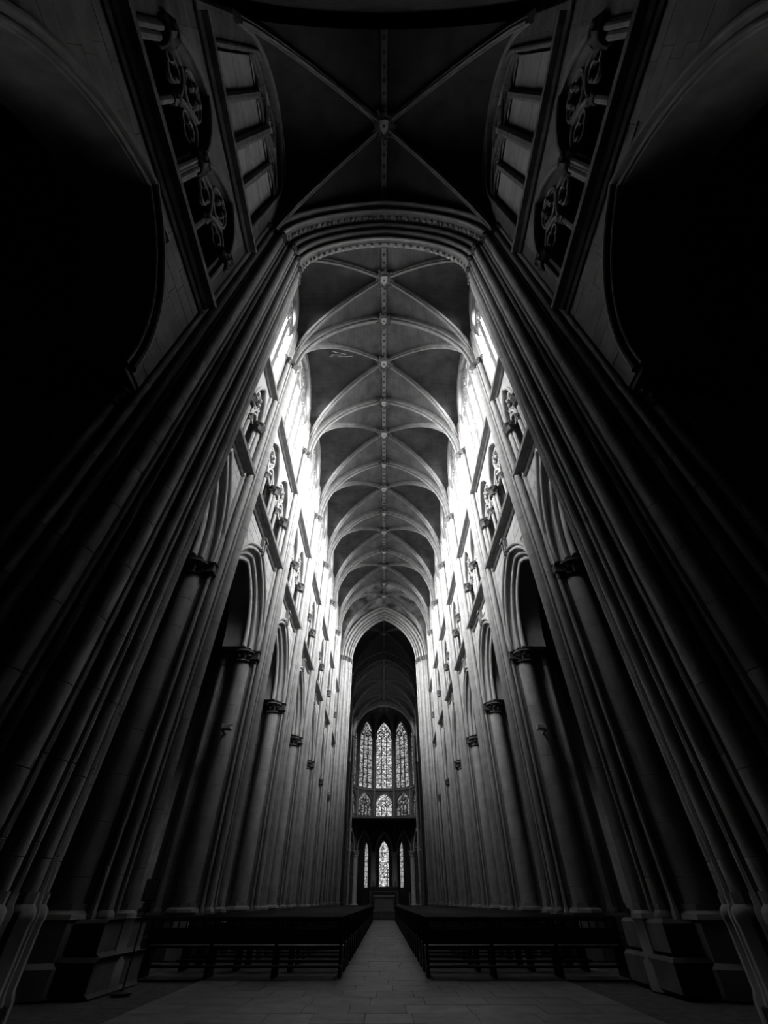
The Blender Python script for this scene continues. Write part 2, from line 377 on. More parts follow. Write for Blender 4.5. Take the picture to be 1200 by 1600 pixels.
def clerestory(s, yc, hb, hw, xw, blind, idx, m, where=None):
    """wall with a four-light window between the upper string course and the vault"""
    mm = 'shade_stone' if m == 'ashlar' else m  # mullions take the darkened stone, as shade against the bright glass
    a = hw - 0.12; z0, rise = 24.9, 2.85; zb = S2 + 0.45; top = 29.6
    out = arch(a, rise, z0, 14)
    hs = [-hb, -a - .001] + [p[0] for p in out] + [a + .001, hb]; zs = [zb, zb] + [p[1] for p in out] + [zb, zb]
    rows = [[(s * x, yc + h, z) for h, z in zip(hs, zs)] for x in (xw + 0.7, xw)] + [[(s * x, yc + h, top) for h in hs] for x in (xw, xw + 0.7)]
    mk('clerestory_wall', *join([grid(rows, True), box(s * xw, s * (xw + 0.7), yc - hb, yc + hb, S2 - 0.1, zb)]), m, wl[s])
    WN[0] += 1
    word = 'blind stone-filled' if blind else 'tall bright four-light'
    root = empty('window_%d' % WN[0], (s * xw, yc, zb), where or '%s clerestory window in the %s bay of the %s wall' % (word, ORD[idx], SIDE[s]), kind='structure')
    lw = 2 * a / 4; xi = xw + 0.14
    mk('window_frame', *sweep(arch(a, rise, z0, 14, 0, z0 - zb), [(0.0, xw + 0.6), (0.0, xw + 0.1)] + roll(0.05, xw - 0.03, 0.07, 5, PI, 2 * PI) + [(0.12, xw + 0.02)], lambda h, v, w_: (s * w_, yc + h, v)), m, root)
    for k in (-1, 0, 1):
        mk('mullion', *bar_yz(s, yc, [(k * lw, zb), (k * lw, z0 + (0.6 if k == 0 else 0.0))], 0.26 if k else 0.34, xi - (0.14 if k else 0.20), xi + 0.25), mm, root)
    for k in range(4):
        mk('light_arch', *bar_yz(s, yc, arch(lw / 2, 0.62, z0 - 0.3, 5, (k - 1.5) * lw), 0.14, xi - .06, xi + 0.2), mm, root)
    for q in (-1, 1):
        mk('sub_arch', *bar_yz(s, yc, arch(a / 2, 1.4, z0 - 0.1, 8, q * a / 2), 0.16, xi - 0.1, xi + 0.2), mm, root)
        mk('quatrefoil', *bar_yz(s, yc, foil(q * a / 2, z0 + 0.6, 0.38, 4), 0.10, xi - .04, xi + 0.2, True), mm, root)
    mk('rose_ring', *bar_yz(s, yc, circ(0, z0 + 1.75, 0.66), 0.12, xi - 0.06, xi + 0.2, True), mm, root)
    mk('rose_foil', *bar_yz(s, yc, foil(0, z0 + 1.75, 0.58, 6, 48), 0.10, xi - .04, xi + 0.2, True), mm, root)
    xg = xi + 0.12 if not blind else xi + 0.06
    rowsn = 4
    for k in range(4):
        h0, h1 = -a + k * lw, -a + (k + 1) * lw
        if blind:
            z = zb
            while z < z0 - 0.35:
                z1_ = min(z + R.uniform(0.75, 1.0), z0 - 0.3)
                mk('infill_stone', *box(s * (xg - R.uniform(0, .012)), s * (xg + 0.3), yc + h0 + 0.085, yc + h1 - 0.085, z + 0.006, z1_ - 0.006, 0.008), 'block', root); z = z1_
        else:
            for r in range(rowsn):
                za, zc = zb + (z0 - zb) * r / rowsn, zb + (z0 - zb) * (r + 1) / rowsn
                mk('pane', *grid([[(s * xg, yc + h0, za), (s * xg, yc + h1, za)], [(s * xg, yc + h0, zc), (s * xg, yc + h1, zc)]]), 'glass', root)
                if r: mk('glazing_bar', *box(s * (xg - 0.03), s * (xg + 0.03), yc + h0 + 0.08, yc + h1 - 0.08, za - 0.018, za + 0.018), 'iron', root)
    hd = arch(a, rise, z0, 10); V = [(s * xg, yc + h, z) for h, z in hd]
    mk('head_panel' if blind else 'head_pane', V, [tuple(range(len(V)))], 'block' if blind else 'glass', root)
    mk('sill', *extr_sill(s, yc, a, xw, zb), m, root)
    return root
def extr_sill(s, yc, a, xw, zb):
    P = [(xw - 0.03, zb - 0.25), (xw + 0.62, zb + 0.02), (xw + 0.62, zb - 0.3), (xw + 0.0, zb - 0.3)]
    return grid([[(s * x, y, z) for x, z in P] for y in (yc - a, yc + a)], False, True)
def arcade_arch(s, yc, xw, a, rise, z0, idx, m, xb, plain=False):
    root = empty('arcade_arch', (s * xw, yc, z0), 'moulded pointed arcade arch of the %s bay on the %s side' % (ORD[idx], SIDE[s]), 'arch')
    fn = lambda h, v, w_: (s * w_, yc + h, v)
    path = arch(a, rise, z0, 16)
    # three orders stepping in from the wall face, each with a roll and a hollow
    mk('hood_mould', *sweep(path, [(0.52, xw + 0.05)] + roll(0.60, xw - 0.05, 0.07, 6, PI, 2 * PI) + [(0.68, xw + 0.05)], fn), m, root)
    o1 = [(0.55, xb), (0.55, xw + 0.02), (0.50, xw - 0.0)] + roll(0.43, xw + 0.03, 0.07, 6, 1.6 * PI, 0.7 * PI) + [(0.36, xw + 0.16), (0.30, xw + 0.2), (0.30, xb)]
    o2 = [(0.30, xw + 0.22)] + roll(0.22, xw + 0.26, 0.08, 6, 1.6 * PI, 0.7 * PI) + [(0.16, xw + 0.36), (0.12, xw + 0.38), (0.12, xb), (0.30, xb)]
    o3 = [(0.14, xw + 0.36)] + roll(0.02, xw + 0.44, 0.10, 6, 1.5 * PI, 0.6 * PI) + [(0.0, xw + 0.75), (0.0, xb), (0.14, xb)]
    if plain: o1 = [(0.55, xb), (0.55, xw + 0.02), (0.50, xw - 0.0)] + roll(0.46, xw + 0.03, 0.05, 5, 1.6 * PI, 0.7 * PI) + [(0.40, xw + 0.1), (0.40, xb)]
    for o_ in ((o1,) if plain else (o1, o2, o3)): mk('arch_order', *sweep(path, o_, fn), m, root)
    return root
def string_course(s, y0, y1, xw, z, double, idx, m):
    prof = [(-0.10, xw + 0.1), (-0.10, xw - 0.08), (-0.02, xw - 0.16), (0.0, xw - 0.34), (0.13, xw - 0.36), (0.20, xw - 0.20), (0.24, xw + 0.1)]
    fn = YZ(s); lvl = 'lower' if double else 'upper'
    root = tag(mk('string_course', *sweep([(y0, z), (y1, z)], prof, fn), m, None), 'projecting %s string course crossing the %s bay of the %s wall' % (lvl, ORD[idx], SIDE[s]), 'ledge')
    if double:
        mk('lower_roll', *sweep([(y0, z - 0.34), (y1, z - 0.34)], [(-0.06, xw + 0.05), (-0.06, xw - 0.06), (0, xw - 0.12), (0.06, xw - 0.06), (0.06, xw + 0.05)], fn), m, root)
    return root
def bracket(s, yc, xw, z, idx):
    root = tag(mk('wall_bracket', *join([box(s * (xw - 0.02), s * (xw - 0.22), yc - 0.20, yc + 0.20, z, z + 0.09)]), 'string'), 'small stone bracket under the lower ledge in the %s bay of the %s wall' % (ORD[idx], SIDE[s]), 'bracket')
    for q in (-1, 1):
        mk('bracket_leg', *box(s * (xw - 0.01), s * (xw - 0.17), yc + q * 0.14 - 0.05, yc + q * 0.14 + 0.05, z - 0.62, z, 0.01), 'string', root)
CAPMESH = {}
def ncap(r, h, n, lobes, m='dark_tone'):
    k = (r, h, n, lobes, m)
    if k not in CAPMESH: CAPMESH[k] = meshdata('capital', *capital(0, 0, r, 0, h, n, lobes), m)
    return CAPMESH[k]
SHM = {}
def nshaft(r, z0, z1, n, m, fil=None):
    k = (r, round(z0, 2), round(z1, 2), n, m, fil)
    if k not in SHM: SHM[k] = meshdata('shaft', *shaft(0, 0, r, z0, z1, n, fil), m)
    return SHM[k]
def put_shaft(root, x, y, r, z0, z1, m, cap_h=0.55, fil=None, n=12, cap=True, name='shaft', basez=1.1, capm='dark_tone'):
    inst(name, nshaft(r, 0, z1 - z0, n, m, fil), (x, y, z0), root)
    if cap: inst('capital', ncap(r, cap_h, 32 if r > 0.2 else 20, 10 if r > 0.2 else 6, capm), (x, y, z1 + cap_h * 0.9), root)
    if basez:
        k = ('b', r, basez, m)
        if k not in SHM: SHM[k] = meshdata('base', *base(0, 0, r, 0, basez), m)
        inst('base', SHM[k], (x, y, 0), root)
def nave_pier(s, c, idx, m='stone'):
    root = empty('clustered_pier', (s * 5.6, c, 0), 'tall clustered pier with triple shafts, %s free pier from the camera on the %s' % (ORD[idx], SIDE[s]), 'pier', 'nave piers')
    P = [(5.04, -0.30), (5.22, -0.42), (5.22, -0.60), (5.46, -0.64), (6.5, -0.64), (6.85, -0.3)]
    poly = [(s * x, c + y) for x, y in P] + [(s * x, c - y) for x, y in reversed(P)]
    mk('pier_core', *extrude_poly(poly, 0.9, 8.55), 'ashlar', root)
    P2 = [(5.04, -0.30), (5.22, -0.42), (5.25, -0.52), (5.95, -0.52)]
    poly = [(s * x, c + y) for x, y in P2] + [(s * x, c - y) for x, y in reversed(P2)]
    mk('upper_core', *extrude_poly(poly, 8.55, 28.6), m, root)
    mk('plinth', *join([box(s * 4.72, s * 7.0, c - 0.95, c + 0.95, 0, 0.45, 0.05), box(s * 4.80, s * 6.9, c - 0.85, c + 0.85, 0.45, 0.9, 0.05)]), 'dark_rib', root)  # plinth in darkened stone, painting in the shade near the floor
    for x, y, r in ((4.98, 0, 0.19), (5.12, -0.37, 0.12), (5.12, 0.37, 0.12)):
        put_shaft(root, s * x, c + y, r, 0, 21.95, m, 0.5, PI if s > 0 else 0.0)
    for q in (-1, 1):
        put_shaft(root, s * 4.99, c + q * 0.225, 0.05, 0, 22.0, m, 0.4, n=8, name='fillet_shaft', cap=False)
        put_shaft(root, s * 5.74, c + q * 0.62, 0.32, 0, 8.2, m, 0.42, n=24, name='half_column')
        mk('panel_capital', *box(s * 5.14, s * 5.6, c + q * 0.5, c + q * 0.74, 8.28, 8.60, 0.05), 'dark_tone', root)
        put_shaft(root, s * 5.24, c + q * 0.60, 0.06, 0, 8.2, m, 0.4, n=8, name='angle_shaft')
        put_shaft(root, s * 5.28, c + q * 0.60, 0.09, 8.6, 22.0, m, 0.45, n=8, name='wall_shaft', basez=None)
        put_shaft(root, s * 6.5, c + q * 0.66, 0.10, 0, 8.1, m, 0.45, n=8, name='angle_shaft')
    put_shaft(root, s * 6.9, c, 0.25, 0, 8.1, m, 0.5, n=16, name='half_column')
    return root
def strong_pier(s, y0, idx, where, m, xo=0.0):
    """massive compound pier carrying a strengthening arch; y0 is its west corner"""
    root = empty('great_pier', (s * 5.3, y0 + 1.1, 0), where, 'pier')
    P = [(5.02, .05), (4.9, .28), (4.62, .36), (4.42, .60), (4.22, .82), (4.06, 1.1), (3.96, 1.3), (3.96, 1.95), (4.1, 2.2), (4.5, 2.35), (5.0, 2.45), (5.05, 2.75), (6.6, 2.75), (7.0, 2.3), (7.0, 0.2), (6.5, -0.1), (5.3, -0.1)]
    mk('pier_core', *extrude_poly([(s * (x + xo * (x < 5.01)), y0 + y) for x, y in P], 0.9, 8.6), m, root)
    P3 = P[:11] + [(5.05, 2.75), (6.0, 2.75), (6.0, 0.0), (5.3, -0.05)]
    mk('upper_core', *extrude_poly([(s * (x + xo * (x < 5.01)), y0 + y) for x, y in P3], 8.6, 22.3), m, root)
    P4 = [(5.05, .0), (4.95, .45), (4.95, 2.2), (5.05, 2.7), (6.0, 2.7), (6.0, 0.0)]
    mk('wall_pier', *extrude_poly([(s * x, y0 + y) for x, y in P4], 22.3, 29.3), m, root)
    B = [(5.2, -.20), (4.75, .05), (4.05, .82), (3.80, 1.2), (3.80, 2.0), (4.2, 2.45), (6.7, 2.95), (7.2, 2.5), (7.2, 0.0), (6.6, -.4)]
    mk('plinth', *join([extrude_poly([(s * (x + xo * (x < 5)), y0 + y) for x, y in B], 0, 0.35), extrude_poly([(s * (5.3 + (x - 5.3) * .94 + xo * (x < 5)), y0 + 1.2 + (y - 1.2) * .94) for x, y in B], 0.35, 0.9)]), 'dim' if m == 'pier_old' else m, root)  # nearest plinths darkened by colour to sink into foreground shade
    up = [(5.00, .02, .10), (4.84, .20, .13), (4.68, .27, .07), (4.52, .42, .17), (4.38, .56, .07), (4.28, .68, .08), (4.14, .86, .17), (4.04, 1.04, .07), (3.97, 1.26, .12),
          (3.96, 1.50, .07), (3.96, 1.72, .13), (3.99, 1.98, .08), (4.12, 2.20, .13), (4.35, 2.30, .08), (4.58, 2.38, .13), (4.82, 2.46, .08)]
    for x, y, r in up:
        put_shaft(root, s * (x + xo), y0 + y, r, 0, 22.0, m, 0.5, n=10 if r < 0.1 else 14, basez=1.2)
    lo = [(5.25, -.10, .13), (5.55, -.16, .16), (5.9, -.12, .24), (6.35, -.12, .16), (6.7, .0, .12)]
    hi = [(5.3, 2.75, .12), (5.6, 2.75, .1), (5.95, 2.78, .30), (6.35, 2.76, .12)]
    for x, y, r in lo + hi:
        put_shaft(root, s * x, y0 + y, r, 0, 8.1, m, 0.5, n=14, basez=1.2)
    return root
def strong_arch(y0, label, m, rise_o, rise_i, beads=True, xo=0.0):
    root = empty('strengthening_arch', (0, y0 + 1.2, SPR), label, 'arch')
    fn = lambda h, v, w_: (h, w_, v)
    K = 5                                                       # nested orders from the outer face to the soffit
    A = [q + xo for q in (4.85, 4.58, 4.30, 4.05, 3.86)]; Yo = [y0 + .15, y0 + .40, y0 + .98, y0 + 1.20, y0 + 1.42]
    for k in range(K):
        rise = rise_o + (rise_i - rise_o) * k / (K - 1); a = A[k]
        yb = y0 + 1.86; th = 0.34
        prof = [(th, Yo[k] + 0.16), (0.25, Yo[k] + 0.16)] + roll(0.11, Yo[k] + 0.05, 0.12 if k in (0, 2, 3) else 0.09, 8, 1.75 * PI, 0.75 * PI) + [(0.03, Yo[k] + 0.22), (0.0, Yo[k] + 0.26), (0.0, yb)] + [(th, yb)]
        if k == 0: prof = [(1.9, Yo[0] + 0.3), (0.55, Yo[0] + 0.3)] + prof + [(1.9, yb)]
        mk('arch_order', *sweep(arch(a, rise, SPR, 20), prof, fn), m, root)
    if beads:
        bead = meshdata('ball_ornament', *lathe(0, 0, [(0.03, -0.11), (0.08, -0.07), (0.105, 0), (0.08, 0.07), (0.03, 0.11)], 8), m)
        for k, n_ in ((1, 44), (4, 30)):
            rise = rise_o + (rise_i - rise_o) * k / (K - 1); a = A[k]
            p = arch(a, rise, SPR, 60); L = [0]
            for i in range(1, len(p)): L.append(L[-1] + math.hypot(p[i][0] - p[i - 1][0], p[i][1] - p[i - 1][1]))
            for j in range(n_):
                d = L[-1] * (j + 0.5) / n_; i = next(q for q in range(len(L)) if L[q] >= d)
                inst('ball_ornament', bead, (p[i][0], Yo[k] + 0.34, p[i][1]), root)
    return root

# ------------------------------------------------------------------ vaults
PR_RIB = lambda wd, dp: [(0.06, -wd / 2), (-dp * 0.45, -wd / 2)] + [(-dp * 0.55 - r[1], r[0]) for r in roll(-wd * 0.33, 0, wd * 0.13, 4, PI, 0)] + \
    [(-dp * 0.6, -wd * 0.17)] + [(-dp * 0.78 - r[1], r[0]) for r in roll(0, 0, wd * 0.2, 6, PI, 0)] + [(-dp * 0.6, wd * 0.17)] + \
    [(-dp * 0.55 - r[1], r[0]) for r in roll(wd * 0.33, 0, wd * 0.13, 4, PI, 0)] + [(-dp * 0.45, wd / 2), (0.06, wd / 2)]
def vault_bay(y0, y1, a, label, idx, mweb='web', mrib='rib', boss=True, tb=True, zs=SPR, zc=CRN, wall_top=28.3):
    yc = (y0 + y1) / 2; hb = (y1 - y0) / 2; ri = zc - zs
    root = empty('ceiling', (0, yc, zs), label, kind='structure')
    Ld = math.hypot(a, hb)
    A = lambda x: arch_z(x, a, ri, zs)
    D = lambda x: arch_z(abs(x) / a * Ld, Ld, ri, zs)
    W = lambda v: zs + (wall_top - zs) * max(0.0, 1 - (abs(v) / hb) ** 2.4) ** 0.5
    n = 14; m_ = 5
    for q in (-1, 1):
        rows = []
        for i in range(-n, n + 1):
            u = i / n; x = a * math.copysign(1 - (1 - abs(u)) ** 1.35, u) if u else 0
            e = hb * abs(x) / a; rows.append([(x, yc + q * (hb + (e - hb) * j / m_), A(x) + (D(x) - A(x)) * j / m_) for j in range(m_ + 1)])
        mk('vault_web', *grid(rows), mweb, root)
    for s in (-1, 1):
        rows = []
        for i in range(-n, n + 1):
            v = hb * i / n; x0 = a * abs(v) / hb
            rows.append([(s * (x0 + (a + 0.35 - x0) * j / m_), yc + v, D(x0) + (W(v) - D(x0)) * min(1, j / m_)) for j in range(m_ + 1)])
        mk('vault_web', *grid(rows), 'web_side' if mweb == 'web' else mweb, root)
        mk('wall_rib', *sweep([(hb * i / n, W(hb * i / n)) for i in range(-n + 0, n + 1)], [(0.05, a - 0.02), (-0.05, a - 0.1), (-0.14, a - 0.06), (-0.16, a + 0.1), (0.05, a + 0.1)], lambda h, v, w_: (s * w_, yc + h, v)), mrib, root)
    for sx in (-1, 1):
        for sy in (-1, 1):
            ux, uy = sx * a / Ld, sy * hb / Ld
            half = arch(Ld, ri, zs, 16)[:17]
            half = [(-h, z) for h, z in half][::-1]; half = [(h, z) for h, z in half]
            prof = [(d, w_) for d, w_ in PR_RIB(0.27, 0.36)]
            mk('diagonal_rib', *sweep(half, prof, lambda h, v, w_: (ux * h - uy * w_, yc + uy * h + ux * w_, v)), mrib, root)
    # ridge rib
    mk('ridge_rib', *sweep([(y0, zc), (y1, zc)], [(0.05, -0.15), (-0.16, -0.15), (-0.2, -0.10), (-0.2, 0.10), (-0.16, 0.15), (0.05, 0.15)], lambda h, v, w_: (w_, h, v)), mrib, root)
    if tb:
        k = int((y1 - y0) / 0.42)
        mk('ridge_studs', *join([lathe(0, y0 + (j + .5) * (y1 - y0) / k, [(0.09, zc - 0.19), (0.07, zc - 0.26), (0.02, zc - 0.28)], 6) for j in range(k)]), 'dark_tone', root, kind='stuff')
    if boss: make_boss(yc, zc - 0.30, 0.56, 'round carved keystone with a shield at the crossing of ribs in the %s vault bay' % ORD[idx], 'keystones')
    return root
def make_boss(y, z, r, label, group, x=0.0):
    root = empty('keystone', (x, y, z), label, 'keystone', group)
    lobes = 9
    mk('boss_collar', *lathe(x, y, [(r * .82, z + .12), (r, z + .05), (r, z - .08), (r * .8, z - .12), (r * .72, z - .06)], 72, lambda t, zz: 1 + 0.14 * (1 if math.cos(lobes * t) > 0 else -1)), 'dark_rib', root)
    q = r * 0.62
    S = [(-.62, .7), (0, .78), (.62, .7), (.62, 0.0), (.5, -.4), (.25, -.72), (0, -.9), (-.25, -.72), (-.5, -.4), (-.62, 0.0)]
    V = [(x + a * q, y - b * q, z - 0.13) for a, b in S] + [(x + a * q * .86, y - b * q * .86, z - 0.18) for a, b in S]
    n = len(S); F = [tuple(range(n, 2 * n))] + [(i, (i + 1) % n, n + (i + 1) % n, n + i) for i in range(n)] + [tuple(range(n))[::-1]]
    mk('shield', V, F, 'shield', root, label='pale painted heraldic shield')
    mk('shield_charge', *lathe(x, y, [(q * .18, z - .185), (q * .16, z - .20)], 8), 'dark_tone', root)
    return root
def transverse(y, a, idx, m='rib'):
    fn = lambda h, v, w_: (h, y + w_, v)
    root = tag(mk('transverse_rib', *sweep(arch(a, CRN - SPR, SPR, 22), PR_RIB(0.44, 0.5), fn), m), 'moulded pointed transverse rib spanning the nave at the %s pier pair from the camera' % ORD[idx], 'rib', 'transverse ribs')
    return root

# ---- bays: 0 foreground (blind), 1 behind the strengthening arch, 2..7 regular
ORDB = ORD
def bay(s, idx, y0, y1, xw, a, rise, z0, hw_t, hw_c, blind, m, mw, vhb=None):
    yc = (y0 + y1) / 2; hb = (y1 - y0) / 2
    spandrel(s, yc, hb, xw, a + 0.52, rise + 0.75, z0, hb - 0.25, 'block' if not blind else 'shade_stone', mw, 6.6)
    arcade_arch(s, yc, xw, a, rise, z0, idx, m, 6.6, blind)
    string_course(s, y0 + 0.2, y1 - 0.2, xw, S1, True, idx, 'string')
    string_course(s, y0 + 0.2, y1 - 0.2, xw, S2, False, idx, 'string')
    triforium(s, yc, hw_t, xw, m, idx)
    clerestory(s, yc, hb, hw_c, xw, blind, idx, mw)
    # plain reveals closing triforium beside the piers
    mk('triforium_jamb', *join([box(s * xw, s * (xw + 0.5), yc + q * hw_t, yc + q * hb, S1, S2) for q in (-1, 1)]), mw, wl[s])
for s in (-1, 1):
    bay(s, 0, -1.4, 4.6, 4.98, 1.75, 3.0, 8.7, 2.45, 2.35, True, 'shade_stone', 'shade_wall')
    bay(s, 1, 6.75, 10.9, 5.3, 1.00, 2.75, 8.7, 1.50, 1.50, False, 'stone', 'ashlar')
    for i in range(6):
        bay(s, 2 + i, YB[i], YB[i + 1], 5.3, 2.02, 2.75, 8.7, 2.42, 2.40, False, 'stone', 'ashlar')
        bracket(s, YB[i] + BAY / 2, 5.3, 12.50, 2 + i)
    for i in range(6): nave_pier(s, YB[i], i)
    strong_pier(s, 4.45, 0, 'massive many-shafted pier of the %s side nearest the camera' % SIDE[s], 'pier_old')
    strong_pier(s, 47.3, 0, 'massive pier at the far end of the nave, west of the crossing, %s side' % SIDE[s], 'stone')
vault_bay(-1.4, 4.75, 4.98, 'dark rib vault directly above the camera', 0, 'dim_web', 'shade_stone')
vault_bay(6.2, 10.9, 5.3, 'short rib vault bay just beyond the strengthening arch', 1)
for i in range(6):
    vault_bay(YB[i], YB[i + 1], 5.3, 'pale ribbed stone vault over the %s bay of the nave' % ORD[i + 2], i + 2, 'web_patch' if i == 5 else 'web')
for i in range(6):
    transverse(YB[i], 5.15, i)
    make_boss(YB[i], CRN - 0.52, 0.44, 'smaller shield keystone at the crown of the transverse rib at the %s pier pair' % ORD[i], 'transverse keystones')
strong_arch(4.45, 'low moulded strengthening arch with two rows of ball ornament above the nearest great piers', 'pier_old', 5.7, 4.3)
strong_arch(47.3, 'pointed moulded arch of the crossing at the end of the nave', 'stone', 6.5, 5.6, beads=False)
sar2 = strong_arch(59.5, 'dark pointed arch between the crossing and the choir', 'dark_rib', 6.5, 5.6, beads=False, xo=0.6)

# ------------------------------------------------------------------ crossing, choir, apse
for s in (-1, 1):
    strong_pier(s, 59.5, 0, 'dark great pier at the entrance of the choir, %s side' % SIDE[s], 'dark_rib', 0.6)
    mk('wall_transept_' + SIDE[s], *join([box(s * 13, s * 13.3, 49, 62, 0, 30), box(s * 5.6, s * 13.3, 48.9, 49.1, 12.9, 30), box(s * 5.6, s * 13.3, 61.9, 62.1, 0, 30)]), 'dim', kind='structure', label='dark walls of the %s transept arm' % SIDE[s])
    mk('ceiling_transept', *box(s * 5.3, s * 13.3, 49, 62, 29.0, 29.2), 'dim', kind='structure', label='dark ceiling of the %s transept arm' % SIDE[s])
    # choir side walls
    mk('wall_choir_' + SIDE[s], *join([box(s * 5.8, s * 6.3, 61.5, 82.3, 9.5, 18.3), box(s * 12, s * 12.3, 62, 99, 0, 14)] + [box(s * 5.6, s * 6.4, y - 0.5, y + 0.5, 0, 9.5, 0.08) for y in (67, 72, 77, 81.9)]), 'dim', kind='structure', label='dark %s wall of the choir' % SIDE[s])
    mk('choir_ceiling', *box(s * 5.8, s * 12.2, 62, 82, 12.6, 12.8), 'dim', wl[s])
for s in (-1, 1):
    for i, yc in enumerate(CHOIR_Y):
        clerestory(s, yc, 3.45, 2.4, 5.8, False, i, 'dim', 'unseen clerestory window, added to light the apse, in the %s bay of the choir, %s wall' % (ORD[i], SIDE[s]))  # windows out of view, added for the lamps that light the apse
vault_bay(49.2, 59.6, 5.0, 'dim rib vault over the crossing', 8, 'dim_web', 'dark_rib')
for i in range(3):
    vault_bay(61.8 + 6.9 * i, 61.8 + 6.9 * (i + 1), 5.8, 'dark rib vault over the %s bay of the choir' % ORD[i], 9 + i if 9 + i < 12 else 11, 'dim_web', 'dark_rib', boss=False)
ac = tag(mk('choir_arch', *sweep(arch(5.35, 5.3, 22.9, 22), [(1.6, -.3), (0, -.3), (-.14, -.12), (-.14, .12), (0, .3), (1.6, .3)], lambda h, v, w_: (h, 82.2 + w_, v)), 'rib'), 'round-headed arch framing the top of the apse windows', 'arch')
for s in (-1, 1):
    mk('arch_shaft', *shaft(s * 5.4, 82.2, 0.22, 0, 22.9, 12), 'dark_rib', ac)
AC = Vector((0, 82.6, 0)); RA = 5.8; APO = RA * math.cos(PI / 10); HF = RA * math.sin(PI / 10)
ap = empty('wall_apse', (0, 88, 0), 'dark faceted wall of the apse between tiers of stained windows', kind='structure')
def facet(k):
    ph = k * PI / 5; nx, ny = math.sin(ph), math.cos(ph)
    fn = lambda h, v, w_: (AC.x + nx * (APO + w_) + ny * h, AC.y + ny * (APO + w_) - nx * h, v)
    def holed(z0, z1, a, zb, zsp, rise, m='dim'):
        out = arch(a, rise, zsp, 10)
        hs = [-HF - .06, -a - .001] + [p[0] for p in out] + [a + .001, HF + .06]; zs = [zb, zb] + [p[1] for p in out] + [zb, zb]
        rows = [[fn(h, z, w_) for h, z in zip(hs, zs)] for w_ in (0.7, 0.0)] + [[fn(h, z1, w_) for h in hs] for w_ in (0.0, 0.7)]
        mk('apse_wall', *grid(rows, True), m, ap)
        if zb > z0: mk('apse_wall', *grid([[fn(h, z, w_) for h in (-HF - .06, HF + .06)] for z, w_ in ((z0, .7), (z0, 0), (zb, 0), (zb, .7))], True), m, ap)
    holed(0, 11.3, 1.25, 0, 6.9, 2.6); holed(11.3, 15.5, 1.38, 11.9, 13.5, 1.6); holed(15.5, 28.2, 1.42, 15.95, 24.3, 2.7)
    side = {0: 'central', -1: 'left inner', 1: 'right inner', -2: 'far left', 2: 'far right'}[k]
    gm = {0: 'stained', 1: 'stained_side', 2: 'stained_dim'}[abs(k)]
    def fbar(root, name, pts, wd, closed=False, d0=0.22, d1=0.42, m='iron'):
        e = wd / 2; mk(name, *sweep(pts, [(-e, d1), (-e, d0), (e, d0), (e, d1)], fn, closed), m, root)
    for tier, (a, zb, zsp, rise, nl) in (('tall upper', (1.42, 15.95, 24.3, 2.7, 3)), ('short middle', (1.38, 11.9, 13.5, 1.6, 3 if k == 0 else 4))):
        WN[0] += 1
        root = empty('window_%d' % WN[0], tuple(fn(0, zb, 0)), '%s stained glass window in the %s facet of the apse' % (tier, side), kind='structure')
        g = gm if tier == 'tall upper' or k == 0 else ('stained_dim')
        lw = 2 * a / nl; zl = zsp if tier == 'tall upper' else zsp - 0.1
        rws = 11 if tier == 'tall upper' else 2
        for i in range(nl):
            for r in range(rws):
                za, zc_ = zb + (zl - zb) * r / rws, zb + (zl - zb) * (r + 1) / rws
                mk('stained_panel', *grid([[fn(-a + i * lw, za, .35), fn(-a + (i + 1) * lw, za, .35)], [fn(-a + i * lw, zc_, .35), fn(-a + (i + 1) * lw, zc_, .35)]]), g, root)
            fbar(root, 'light_arch', arch(lw / 2, 0.6, zl - 0.35, 5, -a + (i + .5) * lw), 0.09)
            if i: fbar(root, 'mullion', [(-a + i * lw, zb), (-a + i * lw, zl)], 0.17)
        for r in range(1, rws): fbar(root, 'glazing_bar', [(-a, zb + (zl - zb) * r / rws), (a, zb + (zl - zb) * r / rws)], 0.08, d0=.3, d1=.38)
        V = [fn(h, z, .35) for h, z in [(-a, zl)] + arch(a, rise, zsp, 8) + [(a, zl)]]
        mk('head_pane', V, [tuple(range(len(V)))], g, root)
        if tier == 'tall upper':
            for q in (-1, 1): fbar(root, 'quatrefoil', foil(q * .62, zsp + .62, .45, 4), 0.09, True)
            fbar(root, 'rose_foil', foil(0, zsp + 1.62, .48, 4), 0.09, True)
            for q in (-1, 1): fbar(root, 'tracery_arc', arch(.7, 1.3, zsp - .1, 6, q * .7), 0.09)
        else:
            for q in (-1, 0, 1): fbar(root, 'quatrefoil', foil(q * .52, zsp + .45 + (.4 if q == 0 else 0), .34, 4), 0.08, True)
        mk('window_frame', *sweep(arch(a, rise, zsp, 10, 0, zsp - zb), [(0, .6), (0, .05), (.06, -.05), (.14, 0)], fn), 'dark_rib', root)
    r2 = empty('apse_arch', tuple(fn(0, 6.9, 0)), 'narrow pointed arcade arch in the %s facet of the apse' % side, 'arch')
    mk('arch_order', *sweep(arch(1.25, 2.6, 6.9, 12), [(0, .7), (0, .05), (.08, -.08), (.2, -.02), (.26, -.1), (.32, .02)], fn), 'stone', r2)
    mk('string_course', *sweep([(-HF - .1, 11.4), (HF + .1, 11.4)], [(-.1, .1), (-.1, -.1), (0, -.2), (.12, -.2), (.16, .1)], fn), 'dark_rib', ap)
    mk('string_course', *sweep([(-HF - .1, 15.6), (HF + .1, 15.6)], [(-.1, .1), (-.1, -.1), (0, -.2), (.12, -.2), (.16, .1)], fn), 'dark_rib', ap)
    # vault segment above the facet
    rows = []
